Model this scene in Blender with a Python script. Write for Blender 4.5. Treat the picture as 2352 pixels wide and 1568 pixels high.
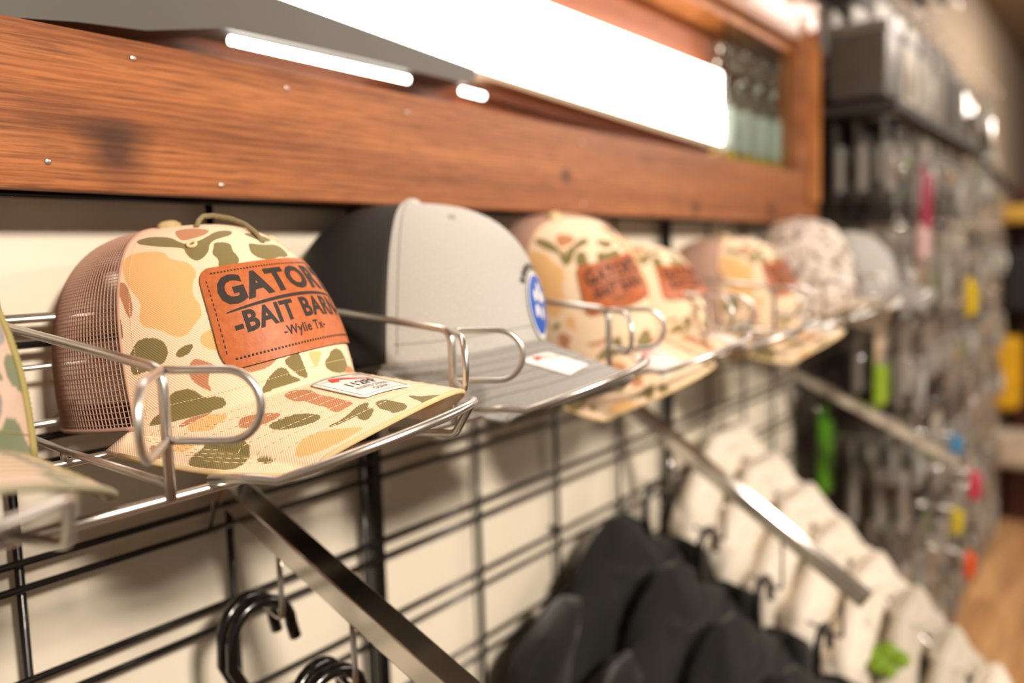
import bpy, math, random
import numpy as np
from mathutils import Matrix, Vector

for o in list(bpy.data.objects):
    bpy.data.objects.remove(o, do_unlink=True)
SC = bpy.context.scene
COL = SC.collection
rnd = random.Random(7)

# ------------------------------------------------------------------ camera
YAW, PIT, ROLL, FPX = 0.92970, 0.10004, -0.03031, 1923.18
CAM = Vector((-0.22168, -0.55272, 0.18083))
fw = Vector((math.sin(YAW) * math.cos(PIT), math.cos(YAW) * math.cos(PIT), -math.sin(PIT)))
rt = Vector((math.cos(YAW), -math.sin(YAW), 0.0))
up = rt.cross(fw)
r2 = math.cos(ROLL) * rt + math.sin(ROLL) * up
u2 = -math.sin(ROLL) * rt + math.cos(ROLL) * up
cam = bpy.data.cameras.new('camera')
cam.sensor_width = 36.0
cam.sensor_fit = 'HORIZONTAL'
cam.lens = FPX / 2352 * 36
cam.clip_start = 0.02
cam.clip_end = 60
cam.dof.use_dof = True
cam.dof.focus_distance = 0.455
cam.dof.aperture_fstop = 3.0
co = bpy.data.objects.new('camera', cam)
COL.objects.link(co)
co.matrix_world = Matrix(((r2.x, u2.x, -fw.x, CAM.x), (r2.y, u2.y, -fw.y, CAM.y), (r2.z, u2.z, -fw.z, CAM.z), (0, 0, 0, 1)))
SC.camera = co

# ------------------------------------------------------------------ world and lamps
SC.view_settings.view_transform = 'Standard'
SC.view_settings.look = 'None'
SC.view_settings.gamma = 1
SC.view_settings.use_curve_mapping = False
SC.view_settings.exposure = -0.1
w = bpy.data.worlds.new('world')
SC.world = w
w.use_nodes = True
w.node_tree.nodes['Background'].inputs[0].default_value = (1.0, 0.88, 0.72, 1)
w.node_tree.nodes['Background'].inputs[1].default_value = 0.26


def area(name, loc, target, sx, sy, power, col):
    l = bpy.data.lights.new(name, 'AREA')
    l.shape = 'RECTANGLE'
    l.size, l.size_y = sx, sy
    l.energy = power
    l.color = col
    o = bpy.data.objects.new(name, l)
    COL.objects.link(o)
    o.location = loc
    d = Vector(target) - Vector(loc)
    o.rotation_euler = d.to_track_quat('-Z', 'Y').to_euler()
    return o


WARM = (1.0, 0.86, 0.73)
ORD = ['first', 'second', 'third', 'fourth', 'fifth', 'sixth', 'seventh', 'eighth', 'ninth', 'tenth', 'eleventh', 'twelfth']
area('ceiling_lamp', (-0.25, -1.95, 1.15), (0.35, 0.0, 0.0), 0.34, 0.22, 70, WARM)
area('ceiling_lamp', (2.3, -1.9, 1.2), (2.0, 0.0, 0.0), 1.1, 0.3, 30, WARM)
area('ceiling_lamp', (3.6, -1.7, 1.2), (3.6, 0.0, -0.6), 1.1, 0.3, 40, WARM)
area('ceiling_lamp', (3.8, -0.7, 1.22), (3.8, -0.7, -1.4), 1.1, 0.3, 42, WARM)


# ------------------------------------------------------------------ helpers
def lin(c):
    return tuple((v / 255 / 12.92) if v / 255 <= 0.04045 else ((v / 255 + 0.055) / 1.055) ** 2.4 for v in c) + (1.0,)


def mat(name, rgb, rough=0.6, metal=0.0, emit=None, estr=0.0, trans=0.0, ior=1.45, coat=0.0, sheen=0.0):
    m = bpy.data.materials.new(name)
    m.use_nodes = True
    b = m.node_tree.nodes['Principled BSDF']
    b.inputs['Base Color'].default_value = lin(rgb)
    b.inputs['Roughness'].default_value = rough
    b.inputs['Metallic'].default_value = metal
    b.inputs['IOR'].default_value = ior
    b.inputs['Transmission Weight'].default_value = trans
    b.inputs['Coat Weight'].default_value = coat
    b.inputs['Sheen Weight'].default_value = sheen
    if emit:
        b.inputs['Emission Color'].default_value = lin(emit)
        b.inputs['Emission Strength'].default_value = estr
    return m


class NB:
    """small node builder"""
    def __init__(self, m):
        self.m = m
        self.t = m.node_tree
        self.b = self.t.nodes['Principled BSDF']

    def n(self, kind, **kw):
        x = self.t.nodes.new(kind)
        for k, v in kw.items():
            if k.startswith('_'):
                setattr(x, k[1:], v)
            else:
                x.inputs[k.replace('__', ' ')].default_value = v
        return x

    def l(self, a, b):
        self.t.links.new(a, b)

    def ramp(self, fac, stops, interp='LINEAR'):
        r = self.t.nodes.new('ShaderNodeValToRGB')
        r.color_ramp.interpolation = interp
        e = r.color_ramp.elements
        while len(e) < len(stops):
            e.new(0.5)
        for i, (p, c) in enumerate(stops):
            e[i].position = p
            e[i].color = c if len(c) == 4 else lin(c)
        self.l(fac, r.inputs[0])
        return r.outputs[0]

    def mix(self, fac, a, b, mode='MIX'):
        x = self.t.nodes.new('ShaderNodeMix')
        x.data_type = 'RGBA'
        x.blend_type = mode
        for s, v in ((0, fac), (6, a), (7, b)):
            if hasattr(v, 'is_linked') or hasattr(v, 'links'):
                self.l(v, x.inputs[s])
            else:
                x.inputs[s].default_value = v
        return x.outputs[2]

    def math(self, op, a, b=None):
        x = self.t.nodes.new('ShaderNodeMath')
        x.operation = op
        for s, v in ((0, a), (1, b)):
            if v is None:
                continue
            if hasattr(v, 'links'):
                self.l(v, x.inputs[s])
            else:
                x.inputs[s].default_value = v
        return x.outputs[0]

    def bump(self, h, strength=0.3, dist=0.001):
        x = self.n('ShaderNodeBump', Strength=strength, Distance=dist)
        self.l(h, x.inputs['Height'])
        self.l(x.outputs[0], self.b.inputs['Normal'])
        return x


def noisy(name, rgb, rgb2, scale, rough=0.7, bump=0.0, stretch=(1, 1, 1), detail=4, metal=0.0, sheen=0.0):
    m = mat(name, rgb, rough, metal, sheen=sheen)
    k = NB(m)
    tc = k.n('ShaderNodeTexCoord')
    mp = k.n('ShaderNodeMapping', Scale=stretch)
    k.l(tc.outputs['Object'], mp.inputs[0])
    nz = k.n('ShaderNodeTexNoise', Scale=scale, Detail=detail)
    k.l(mp.outputs[0], nz.inputs['Vector'])
    k.l(k.ramp(nz.outputs[0], [(0.3, rgb), (0.7, rgb2)]), k.b.inputs['Base Color'])
    if bump:
        k.bump(nz.outputs[0], bump, 0.002)
    return m


M = {}
M['chrome'] = mat('chrome', (214, 210, 204), 0.16, 1.0)
M['zinc'] = mat('zinc_wire', (214, 211, 206), 0.33, 1.0)
M['black_wire'] = mat('black_wire', (14, 14, 13), 0.3, coat=0.3)
M['black_plastic'] = mat('black_plastic', (13, 13, 12), 0.22, coat=0.4)
M['wall'] = noisy('wall_paint', (236, 228, 210), (228, 219, 199), 3.0, 0.55, 0.03)
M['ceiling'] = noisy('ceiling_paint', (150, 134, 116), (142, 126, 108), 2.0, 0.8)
M['dark_panel'] = noisy('dark_panel', (56, 50, 44), (44, 40, 35), 5.0, 0.7)
M['grey_metal'] = mat('grey_metal', (92, 90, 86), 0.45, 0.2)
M['lamp'] = mat('lamp_glow', (255, 255, 255), 0.5, emit=(255, 250, 240), estr=9.0)
M['glass'] = mat('green_glass', (236, 250, 243), 0.02, trans=1.0, ior=1.5)
M['clear'] = mat('clear_plastic', (240, 238, 232), 0.08, trans=0.85, ior=1.4)
M['white_print'] = mat('white_card', (236, 234, 230), 0.45)
M['black_print'] = mat('black_print', (34, 32, 30), 0.5)
M['red_print'] = mat('red_print', (214, 48, 36), 0.45)


def wood(name, base, dark, light, knots=(), axis_scale=(1.2, 20, 26), rough=0.42):
    m = mat(name, base, rough, coat=0.15)
    k = NB(m)
    tc = k.n('ShaderNodeTexCoord')
    mp = k.n('ShaderNodeMapping', Scale=axis_scale)
    k.l(tc.outputs['Object'], mp.inputs[0])
    big = k.n('ShaderNodeTexNoise', Scale=1.6, Detail=3)
    k.l(mp.outputs[0], big.inputs['Vector'])
    wv = k.n('ShaderNodeTexWave', Scale=2.3, Distortion=5.5, Detail=3, Detail__Scale=1.6)
    wv.bands_direction = 'Z'
    k.l(mp.outputs[0], wv.inputs['Vector'])
    mp2 = k.n('ShaderNodeMapping', Scale=(14, 260, 330))
    k.l(tc.outputs['Object'], mp2.inputs[0])
    fine = k.n('ShaderNodeTexNoise', Scale=1.6, Detail=5, Roughness=0.7)
    k.l(mp2.outputs[0], fine.inputs['Vector'])
    c = k.ramp(wv.outputs[0], [(0.05, dark), (0.4, base), (0.95, light)])
    c = k.mix(0.7, c, k.ramp(big.outputs[0], [(0.3, dark), (0.55, base), (0.75, light)]))
    c = k.mix(k.ramp(fine.outputs[0], [(0.36, (200, 200, 200)), (0.55, (0, 0, 0))]), c, lin(tuple(int(v * .55) for v in dark)))
    sep = k.n('ShaderNodeSeparateXYZ')
    k.l(tc.outputs['Object'], sep.inputs[0])
    for (kx, kz, r, s) in knots:
        dx = k.math('MULTIPLY', k.math('SUBTRACT', sep.outputs[0], kx), 0.75)
        dz = k.math('SUBTRACT', sep.outputs[2], kz)
        d = k.math('SQRT', k.math('ADD', k.math('MULTIPLY', dx, dx), k.math('MULTIPLY', dz, dz)))
        d = k.math('ADD', d, k.math('MULTIPLY', k.math('SUBTRACT', big.outputs[0], 0.5), r * 1.3))
        f = k.ramp(k.math('DIVIDE', d, r), [(0.35, (s, s, s, 1)), (1.0, (0, 0, 0, 1))])
        c = k.mix(f, c, lin((52, 30, 20)))
    k.l(c, k.b.inputs['Base Color'])
    k.bump(fine.outputs[0], 0.25, 0.0012)
    return m


def tag(o, label=None, cat=None, group=None, kind=None):
    if label:
        o['label'] = label
    if cat:
        o['category'] = cat
    if group:
        o['group'] = group
    if kind:
        o['kind'] = kind
    return o


def empty(name, loc=(0, 0, 0)):
    o = bpy.data.objects.new(name, None)
    COL.objects.link(o)
    o.location = loc
    o.empty_display_size = 0.02
    return o


def mesh_obj(name, V, F, m, parent=None, smooth=False, mi=None):
    me = bpy.data.meshes.new(name)
    me.from_pydata([tuple(v) for v in V], [], [tuple(f) for f in F])
    for mm in (m if isinstance(m, (list, tuple)) else [m]):
        me.materials.append(mm)
    if mi is not None:
        me.polygons.foreach_set('material_index', mi)
    if smooth:
        me.polygons.foreach_set('use_smooth', [True] * len(me.polygons))
    me.update()
    o = bpy.data.objects.new(name, me)
    COL.objects.link(o)
    if parent:
        o.parent = parent
    return o


class MB:
    """collects shapes into one mesh"""
    def __init__(self):
        self.V, self.F, self.S = [], [], []

    def add(self, V, F, smooth=False):
        b = len(self.V)
        self.V += [tuple(v) for v in V]
        self.F += [tuple(i + b for i in f) for f in F]
        self.S += [smooth] * len(F)
        return self

    def box(self, a, b, bev=0.0):
        (x0, y0, z0), (x1, y1, z1) = a, b
        if bev <= 0:
            V = [(x, y, z) for x in (x0, x1) for y in (y0, y1) for z in (z0, z1)]
            F = [(0, 1, 3, 2), (4, 6, 7, 5), (0, 4, 5, 1), (2, 3, 7, 6), (0, 2, 6, 4), (1, 5, 7, 3)]
            return self.add(V, F)
        import bmesh
        bm = bmesh.new()
        bmesh.ops.create_cube(bm, size=1)
        for v in bm.verts:
            v.co = Vector(((x0 + x1) / 2 + v.co.x * (x1 - x0), (y0 + y1) / 2 + v.co.y * (y1 - y0), (z0 + z1) / 2 + v.co.z * (z1 - z0)))
        bmesh.ops.bevel(bm, geom=bm.edges[:], offset=bev, segments=2, affect='EDGES', profile=0.5)
        bm.verts.index_update()
        self.add([v.co[:] for v in bm.verts], [[v.index for v in f.verts] for f in bm.faces])
        bm.free()
        return self

    def tube(self, P, r, n=8, closed=False, caps=True):
        P = [Vector(p) for p in P]
        N = len(P)
        rs = r if isinstance(r, (list, tuple)) else [r] * N
        V, F = [], []
        t0 = (P[1] - P[0]).normalized()
        a = t0.orthogonal().normalized()
        prev = t0
        for i in range(N):
            if closed:
                t = (P[(i + 1) % N] - P[i - 1]).normalized()
            elif i == 0:
                t = t0
            elif i == N - 1:
                t = (P[-1] - P[-2]).normalized()
            else:
                t = ((P[i + 1] - P[i]).normalized() + (P[i] - P[i - 1]).normalized()).normalized()
            q = prev.rotation_difference(t)
            a = (q @ a)
            a = (a - t * a.dot(t)).normalized()
            b = t.cross(a)
            prev = t
            for j in range(n):
                an = 2 * math.pi * j / n
                V.append(P[i] + (a * math.cos(an) + b * math.sin(an)) * rs[i])
        for i in range(N if closed else N - 1):
            i2 = (i + 1) % N
            for j in range(n):
                j2 = (j + 1) % n
                F.append((i * n + j, i * n + j2, i2 * n + j2, i2 * n + j))
        self.add(V, F, True)
        if caps and not closed:
            b0 = len(self.V) - len(V)
            self.F.append(tuple(b0 + j for j in range(n))[::-1])
            self.F.append(tuple(b0 + (N - 1) * n + j for j in range(n)))
            self.S += [False, False]
        return self

    def lathe(self, prof, c, n=16, axis='z'):
        V, F = [], []
        for r, h in prof:
            for j in range(n):
                an = 2 * math.pi * j / n
                p = (r * math.cos(an), r * math.sin(an), h)
                if axis == 'y':
                    p = (p[0], -p[2], p[1])
                V.append((c[0] + p[0], c[1] + p[1], c[2] + p[2]))
        k = len(prof)
        for i in range(k - 1):
            for j in range(n):
                j2 = (j + 1) % n
                F.append((i * n + j, i * n + j2, (i + 1) * n + j2, (i + 1) * n + j))
        F.append(tuple(range(n))[::-1])
        F.append(tuple((k - 1) * n + j for j in range(n)))
        return self.add(V, F, True)

    def prism(self, poly, y0, y1):
        """polygon in XZ extruded along Y"""
        n = len(poly)
        V = [(x, y0, z) for x, z in poly] + [(x, y1, z) for x, z in poly]
        F = [tuple(range(n)), tuple(range(n, 2 * n))[::-1]] + [(i, i + n, (i + 1) % n + n, (i + 1) % n) for i in range(n)]
        return self.add(V, F)

    def build(self, name, m, parent=None):
        o = mesh_obj(name, self.V, self.F, m, parent)
        o.data.polygons.foreach_set('use_smooth', self.S)
        return o


def bend(P, r, seg=5):
    """polyline with rounded corners"""
    P = [Vector(p) for p in P]
    out = [P[0]]
    for i in range(1, len(P) - 1):
        a, b, c = P[i - 1], P[i], P[i + 1]
        d1, d2 = (a - b), (c - b)
        rr = min(r, d1.length * .49, d2.length * .49)
        p1, p2 = b + d1.normalized() * rr, b + d2.normalized() * rr
        for k in range(seg + 1):
            t = k / seg
            out.append(p1 * (1 - t) ** 2 + b * 2 * t * (1 - t) + p2 * t * t)
    out.append(P[-1])
    return out


def arc(c, r, a0, a1, n, ux, uy):
    c, ux, uy = Vector(c), Vector(ux), Vector(uy)
    return [c + ux * r * math.cos(a0 + (a1 - a0) * i / n) + uy * r * math.sin(a0 + (a1 - a0) * i / n) for i in range(n + 1)]


def copy_tree(o, parent=None):
    c = o.copy()
    COL.objects.link(c)
    if parent:
        c.parent = parent
    for ch in list(o.children):
        copy_tree(ch, c)
    return c


# ------------------------------------------------------------------ the room
def struct(name, mb, m, label=None):
    o = mb.build(name, m)
    o['kind'] = 'structure'
    return o


WY = 0.035
struct('wall_back', MB().box((-2.2, .018, -1.4), (1.53, WY + .1, .298)).box((-2.2, WY, .298), (1.53, WY + .1, 1.25)), M['wall'])
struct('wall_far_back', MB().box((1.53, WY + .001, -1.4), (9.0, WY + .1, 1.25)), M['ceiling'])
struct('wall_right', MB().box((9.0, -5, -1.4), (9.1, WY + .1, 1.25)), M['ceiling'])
struct('ceiling', MB().box((-2.2, -5, 1.25), (9.1, WY + .1, 1.35)), M['ceiling'])
fl = struct('floor', MB().box((-2.2, -5, -1.45), (9.1, WY + .1, -1.4)), mat('floor_base', (120, 84, 52), 0.6))
plank_m = [wood('floor_wood', c, tuple(int(v * .78) for v in c), tuple(min(255, int(v * 1.1)) for v in c), axis_scale=(1.0, 9, 9), rough=0.35)
           for c in ((210, 162, 112), (198, 150, 100), (220, 172, 120))]
pk = None
for iy in range(12):
    for ix in range(5):
        x0 = 2.2 + ix * 1.3 + (iy % 3) * 0.4 - 0.4
        y0 = -1.45 + iy * 0.122
        o = MB().box((0.002, 0.002, 0), (1.298, 0.12, 0.004)).build('floor_plank', plank_m[(iy * 2 + ix) % 3], fl)
        o.location = (x0, y0, -1.4)

# ------------------------------------------------------------------ gridwall panels
PH, GAP, SP = 0.0762, 0.0165, 0.1524
NROW = 12


def wire_mesh(name, p0, p1, r, m, n=8):
    mb = MB().tube([p0, p1], r, n)
    me = bpy.data.meshes.new(name)
    me.from_pydata(mb.V, [], mb.F)
    me.polygons.foreach_set('use_smooth', mb.S)
    me.materials.append(m)
    return me


def put(name, me, parent, loc=(0, 0, 0)):
    o = bpy.data.objects.new(name, me)
    COL.objects.link(o)
    o.parent = parent
    o.location = loc
    return o


hw = wire_mesh('wire', (0.004, 0, 0), (4 * SP - .004, 0, 0), 0.0026, M['black_wire'])
vw = wire_mesh('wire', (0, 0, 3 * PH), (0, 0, -NROW * PH), 0.0030, M['black_wire'])
edge_mb = MB().box((-.0055, -.0055, -NROW * PH), (.0055, .0055, 3 * PH), 0.0015)
edge_me = edge_mb.build('edge_post', M['black_wire'])
edge_mesh = edge_me.data
bpy.data.objects.remove(edge_me)
plabels = {-6: 'black wire grid panel at the far left behind the green camo cap',
           -2: 'black wire grid panel behind the duck camo cap and nearest chrome arm',
           2: 'black wire grid panel behind the grey cap and dark jackets',
           6: 'black wire grid panel at the far end beside the hanging packages'}
for i0 in (-6, -2, 2, 6):
    g = tag(empty('grid_panel', (i0 * SP, 0, 0)), plabels[i0], 'grid panel', 'black wire grid panels on the wall')
    for k in range(-3, NROW):
        put('wire', hw, g, (0, 0, -PH * k))
        if k > -3:
            put('wire', hw, g, (0, 0, -PH * k - GAP))
    for j in range(1, 4):
        put('wire', vw, g, (j * SP, .0055, 0))
    put('edge_post', edge_mesh, g, (0.0005 if i0 == 2 else .0, .004, 0))
    if i0 != 2 or True:
        put('wire', vw, g, (4 * SP - .0125, .0055, 0))
    for z in (-2 * PH, 2.6 * PH):
        put('wall_clip', wire_mesh('wall_clip', (0, 0.004, 0), (0, .0175, 0), .004, M['black_wire']), g, (2 * SP, 0, z))

# ------------------------------------------------------------------ header frame
board_m = wood('board_wood', (168, 102, 56), (126, 70, 34), (190, 122, 70),
               knots=[(0.062, 0.254, 0.024, 0.85), (0.585, 0.272, 0.014, 0.75), (0.93, 0.243, 0.016, 0.7), (1.25, 0.25, 0.02, 0.6),
                      (-0.2, 0.28, 0.018, 0.7), (0.03, .262, .03, .25)])
board2_m = wood('post_wood', (196, 124, 62), (158, 92, 42), (216, 146, 84), axis_scale=(20, 20, 1.2))
panel_m = wood('ledge_wood', (150, 84, 48), (128, 66, 36), (164, 96, 56))
hd = tag(empty('header_frame', (0, 0, 0)), 'stained wooden header frame with knots running above the wire grid', 'wood frame')
MB().box((-1.0, -0.034, .229), (1.40, -.021, .326), .0015).build('lower_board', board_m, hd)
MB().box((1.4005, -0.034, .229), (1.52, -.0215, .66), .0015).build('corner_board', board_m, hd)
MB().box((1.445, -.041, .27), (1.515, -.0345, .575), .002).build('post_trim', board2_m, hd)
MB().box((-1.0, -0.034, .562), (1.40, -.021, .66), .0015).build('upper_board', board_m, hd)
MB().box((-1.0, -0.0205, .544), (1.40, WY - .001, .5615), .001).build('soffit_board', board2_m, hd)
MB().box((-1.0, -0.0205, .300), (1.40, WY - .001, .316), .001).build('ledge_board', panel_m, hd)
MB().box((-1.0, WY - .009, .3165), (1.40, WY - .001, .5435), .0).build('back_panel', panel_m, hd)
MB().box((1.402, -0.0205, .235), (1.518, .0175, .655), .001).build('end_board', board2_m, hd)
for (x, z) in ((0.078, .3145), (.199, .3125), (0.137, .2375), (0.33, .31), (.62, .31), (.62, .24), (1.1, .31), (1.1, .24), (-.1, .24), (0.02, .2455)):
    MB().lathe([(.0021, 0), (.0021, .0006), (.0012, .0011), (.0002, .0012)], (x, -.0339, z), 10, 'y').build('nail_head', M['zinc'], hd)

# light box in the header
lb = tag(empty('light_box', (0, 0, 0)), 'glowing white strip light box with grey housing inside the wooden header', 'light')
MB().prism([(.02, .402), (1.088, .352), (1.088, .464), (.02, .464)], -.010, .020).build('diffuser', M['lamp'], lb)
hous = [(-1.0, .330), (0.01, .330), (0.055, .336), (0.10, .3395), (0.165, .3535), (.30, .3545), (.385, .3535), (.44, .3535), (.455, .362), (.452, .3705), (.215, .385), (.02, .3975), (.02, .465), (-.02, .543), (-1.0, .543)]
MB().prism(hous, -.014, .024).build('housing', M['grey_metal'], lb)
MB().prism([(.452, .3645), (1.088, .3405), (1.088, .351), (.452, .370)], -.012, .022).build('glare_strip', mat('cream_glare', (196, 170, 140), .5), lb)  # lamp glare below the diffuser, put in as a cream coloured band
for xa, xb in ((.172, .362), (.440, .474)):
    MB().tube([(xa, -.006, .3478), (xb, -.006, .3470)], .0038, 12).build('tube', M['lamp'], lb)
MB().prism([(1.02, .318), (1.09, .318), (1.09, .34)], -.012, .0).build('foot', M['grey_metal'], lb)

pane = MB().box((1.096, -.016, .318), (1.398, -.012, .5435)).build('glass_pane', M['glass'])
tag(pane, 'greenish glass pane over the bottles in the header corner', 'glass pane')
bp = None
for k in range(4):
    x = 1.130 + .075 * k
    if bp is None:
        bp = empty('bottle', (x, .010, .3165))
        MB().lathe([(.001, 0), (.019, .001), (.020, .01), (.020, .105), (.012, .125), (.009, .135), (.009, .145)], (0, 0, 0), 18).build('body', M['clear'], bp)
        MB().lathe([(.0204, .03), (.0206, .031), (.0206, .098), (.0204, .099)], (0, 0, 0), 18).build('label_band', M['white_print'], bp)
        MB().lathe([(.0206, .012), (.0208, .013), (.0208, .026), (.0206, .027)], (0, 0, 0), 18).build('yellow_band', mat('yellow_band', (226, 186, 40), .4), bp)
        MB().lathe([(.0105, .140), (.011, .141), (.011, .158), (.009, .160), (.001, .1605)], (0, 0, 0), 16).build('cap', M['chrome'], bp)
        bb = bp
    else:
        bb = copy_tree(bp)
        bb.location = (x, .010, .3165)
    tag(bb, 'clear bottle with white label, %s from the lamp end behind the header glass' % ORD[k], 'bottle', 'bottles behind the header glass')
bl = None
for k in range(14):
    x, z = 1.118 + .042 * (k % 7), .512 - .022 * (k // 7)
    o = MB().lathe([(.0005, -.009), (.006, -.006), (.0085, 0), (.006, .006), (.0015, .009), (.0008, .016), (.0007, .03)], (0, 0, 0), 12).build('silver_lure', M['chrome']) if bl is None else bl.copy()
    if bl is None:
        bl = o
    else:
        COL.objects.link(o)
    o.location = (x, .004 + .006 * (k % 2), z)
    tag(o, 'shiny silver bead lure, %s of the %s row above the header bottles' % (ORD[k % 7], ('upper', 'lower')[k // 7]), 'lure', 'silver lures behind the header glass')

# ------------------------------------------------------------------ wire cap rack
rk = tag(empty('cap_rack', (0, 0, 0)), 'long silver wire rack holding the row of caps on the grid', 'wire rack')
ZW = M['zinc']
X0, X1 = -.62, 1.55
MB().tube([(X0, -.187, .0714), (X1, -.187, .0714)], .0026, 10).build('front_rail', ZW, rk)
MB().tube([(X0, -.087, .0762), (X1, -.087, .0762)], .0024, 10).build('middle_rail', ZW, rk)
MB().tube([(X0, -.008, .0862), (X1, -.008, .0862)], .0024, 10).build('back_rail', ZW, rk)
MB().tube([(X0, -.008, .152), (X1, -.008, .152)], .0024, 10).build('upper_back_rail', ZW, rk)
MB().tube([(X0, -.008, .122), (X1, -.008, .122)], .0018, 8).build('upper_back_rail', ZW, rk)


def divider():
    d = MB()
    P = bend([(0, -.006, .152), (0, -.19, .134), (0, -.19, .0716)], .010, 6)
    d.tube(P, .0026, 10)
    d.tube([(0, -.19, .0790), (0, -.087, .0835), (0, -.006, .0895)], .0022, 8)
    d.tube([(0, -.087, .0762), (0, -.087, .0835)], .0022, 8)
    o = d.build('divider', ZW, rk)
    for th, L, r in ((60, .047, .0165), (131, .056, .0165)):
        t = math.radians(th)
        ux = Vector((math.cos(t), -math.sin(t), 0))
        b = Vector((0, -.19, 0))
        top, bot = .1335, .1000
        pts = [b + Vector((0, 0, top))] + [b + ux * (L - r) * k / 4 + Vector((0, 0, top)) for k in range(1, 4)]
        pts += arc(b + ux * (L - r) + Vector((0, 0, (top + bot) / 2)), (top - bot) / 2, math.pi / 2, -math.pi / 2, 14, ux, (0, 0, 1))
        pts += [b + ux * (L - r) * k / 4 + Vector((0, 0, bot)) for k in (3, 2, 1, 0)]
        MB().tube(pts, .0020, 10).build('wing_loop', ZW, o)
    return o


def lip():
    pts = []
    A, T, B = Vector((.026, -.225, .0775)), Vector((.143, -.252, .1005)), Vector((.150, -.231, .0775))
    pts = [Vector((.012, -.19, .0765)), Vector((.017, -.212, .0790)), A]
    q1, q2 = Vector((.042, -.268, .093)), Vector((.108, -.288, .1065))
    for k in range(1, 15):
        t = k / 14
        pts.append(A * (1 - t) ** 3 + q1 * 3 * t * (1 - t) ** 2 + q2 * 3 * t * t * (1 - t) + T * t ** 3)
    pts += [B, Vector((.142, -.185, .0765))]
    P = bend(pts[:3], .004, 3)[:-1] + pts[2:16]
    P += bend([pts[16], B, pts[-1]], .004, 3)
    return MB().tube(P, .0024, 10).build('front_lip', ZW, rk)


d0, l0 = divider(), lip()
for k in range(-2, 8):
    if k == 0:
        d0.location.x = -.009
        continue
    dd = copy_tree(d0)
    dd.location.x = -.009 + .2065 * k
    if k < 7:
        ll = l0.copy()
        COL.objects.link(ll)
        ll.location.x = .2065 * k - (.02 if k == -1 else 0)

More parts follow.
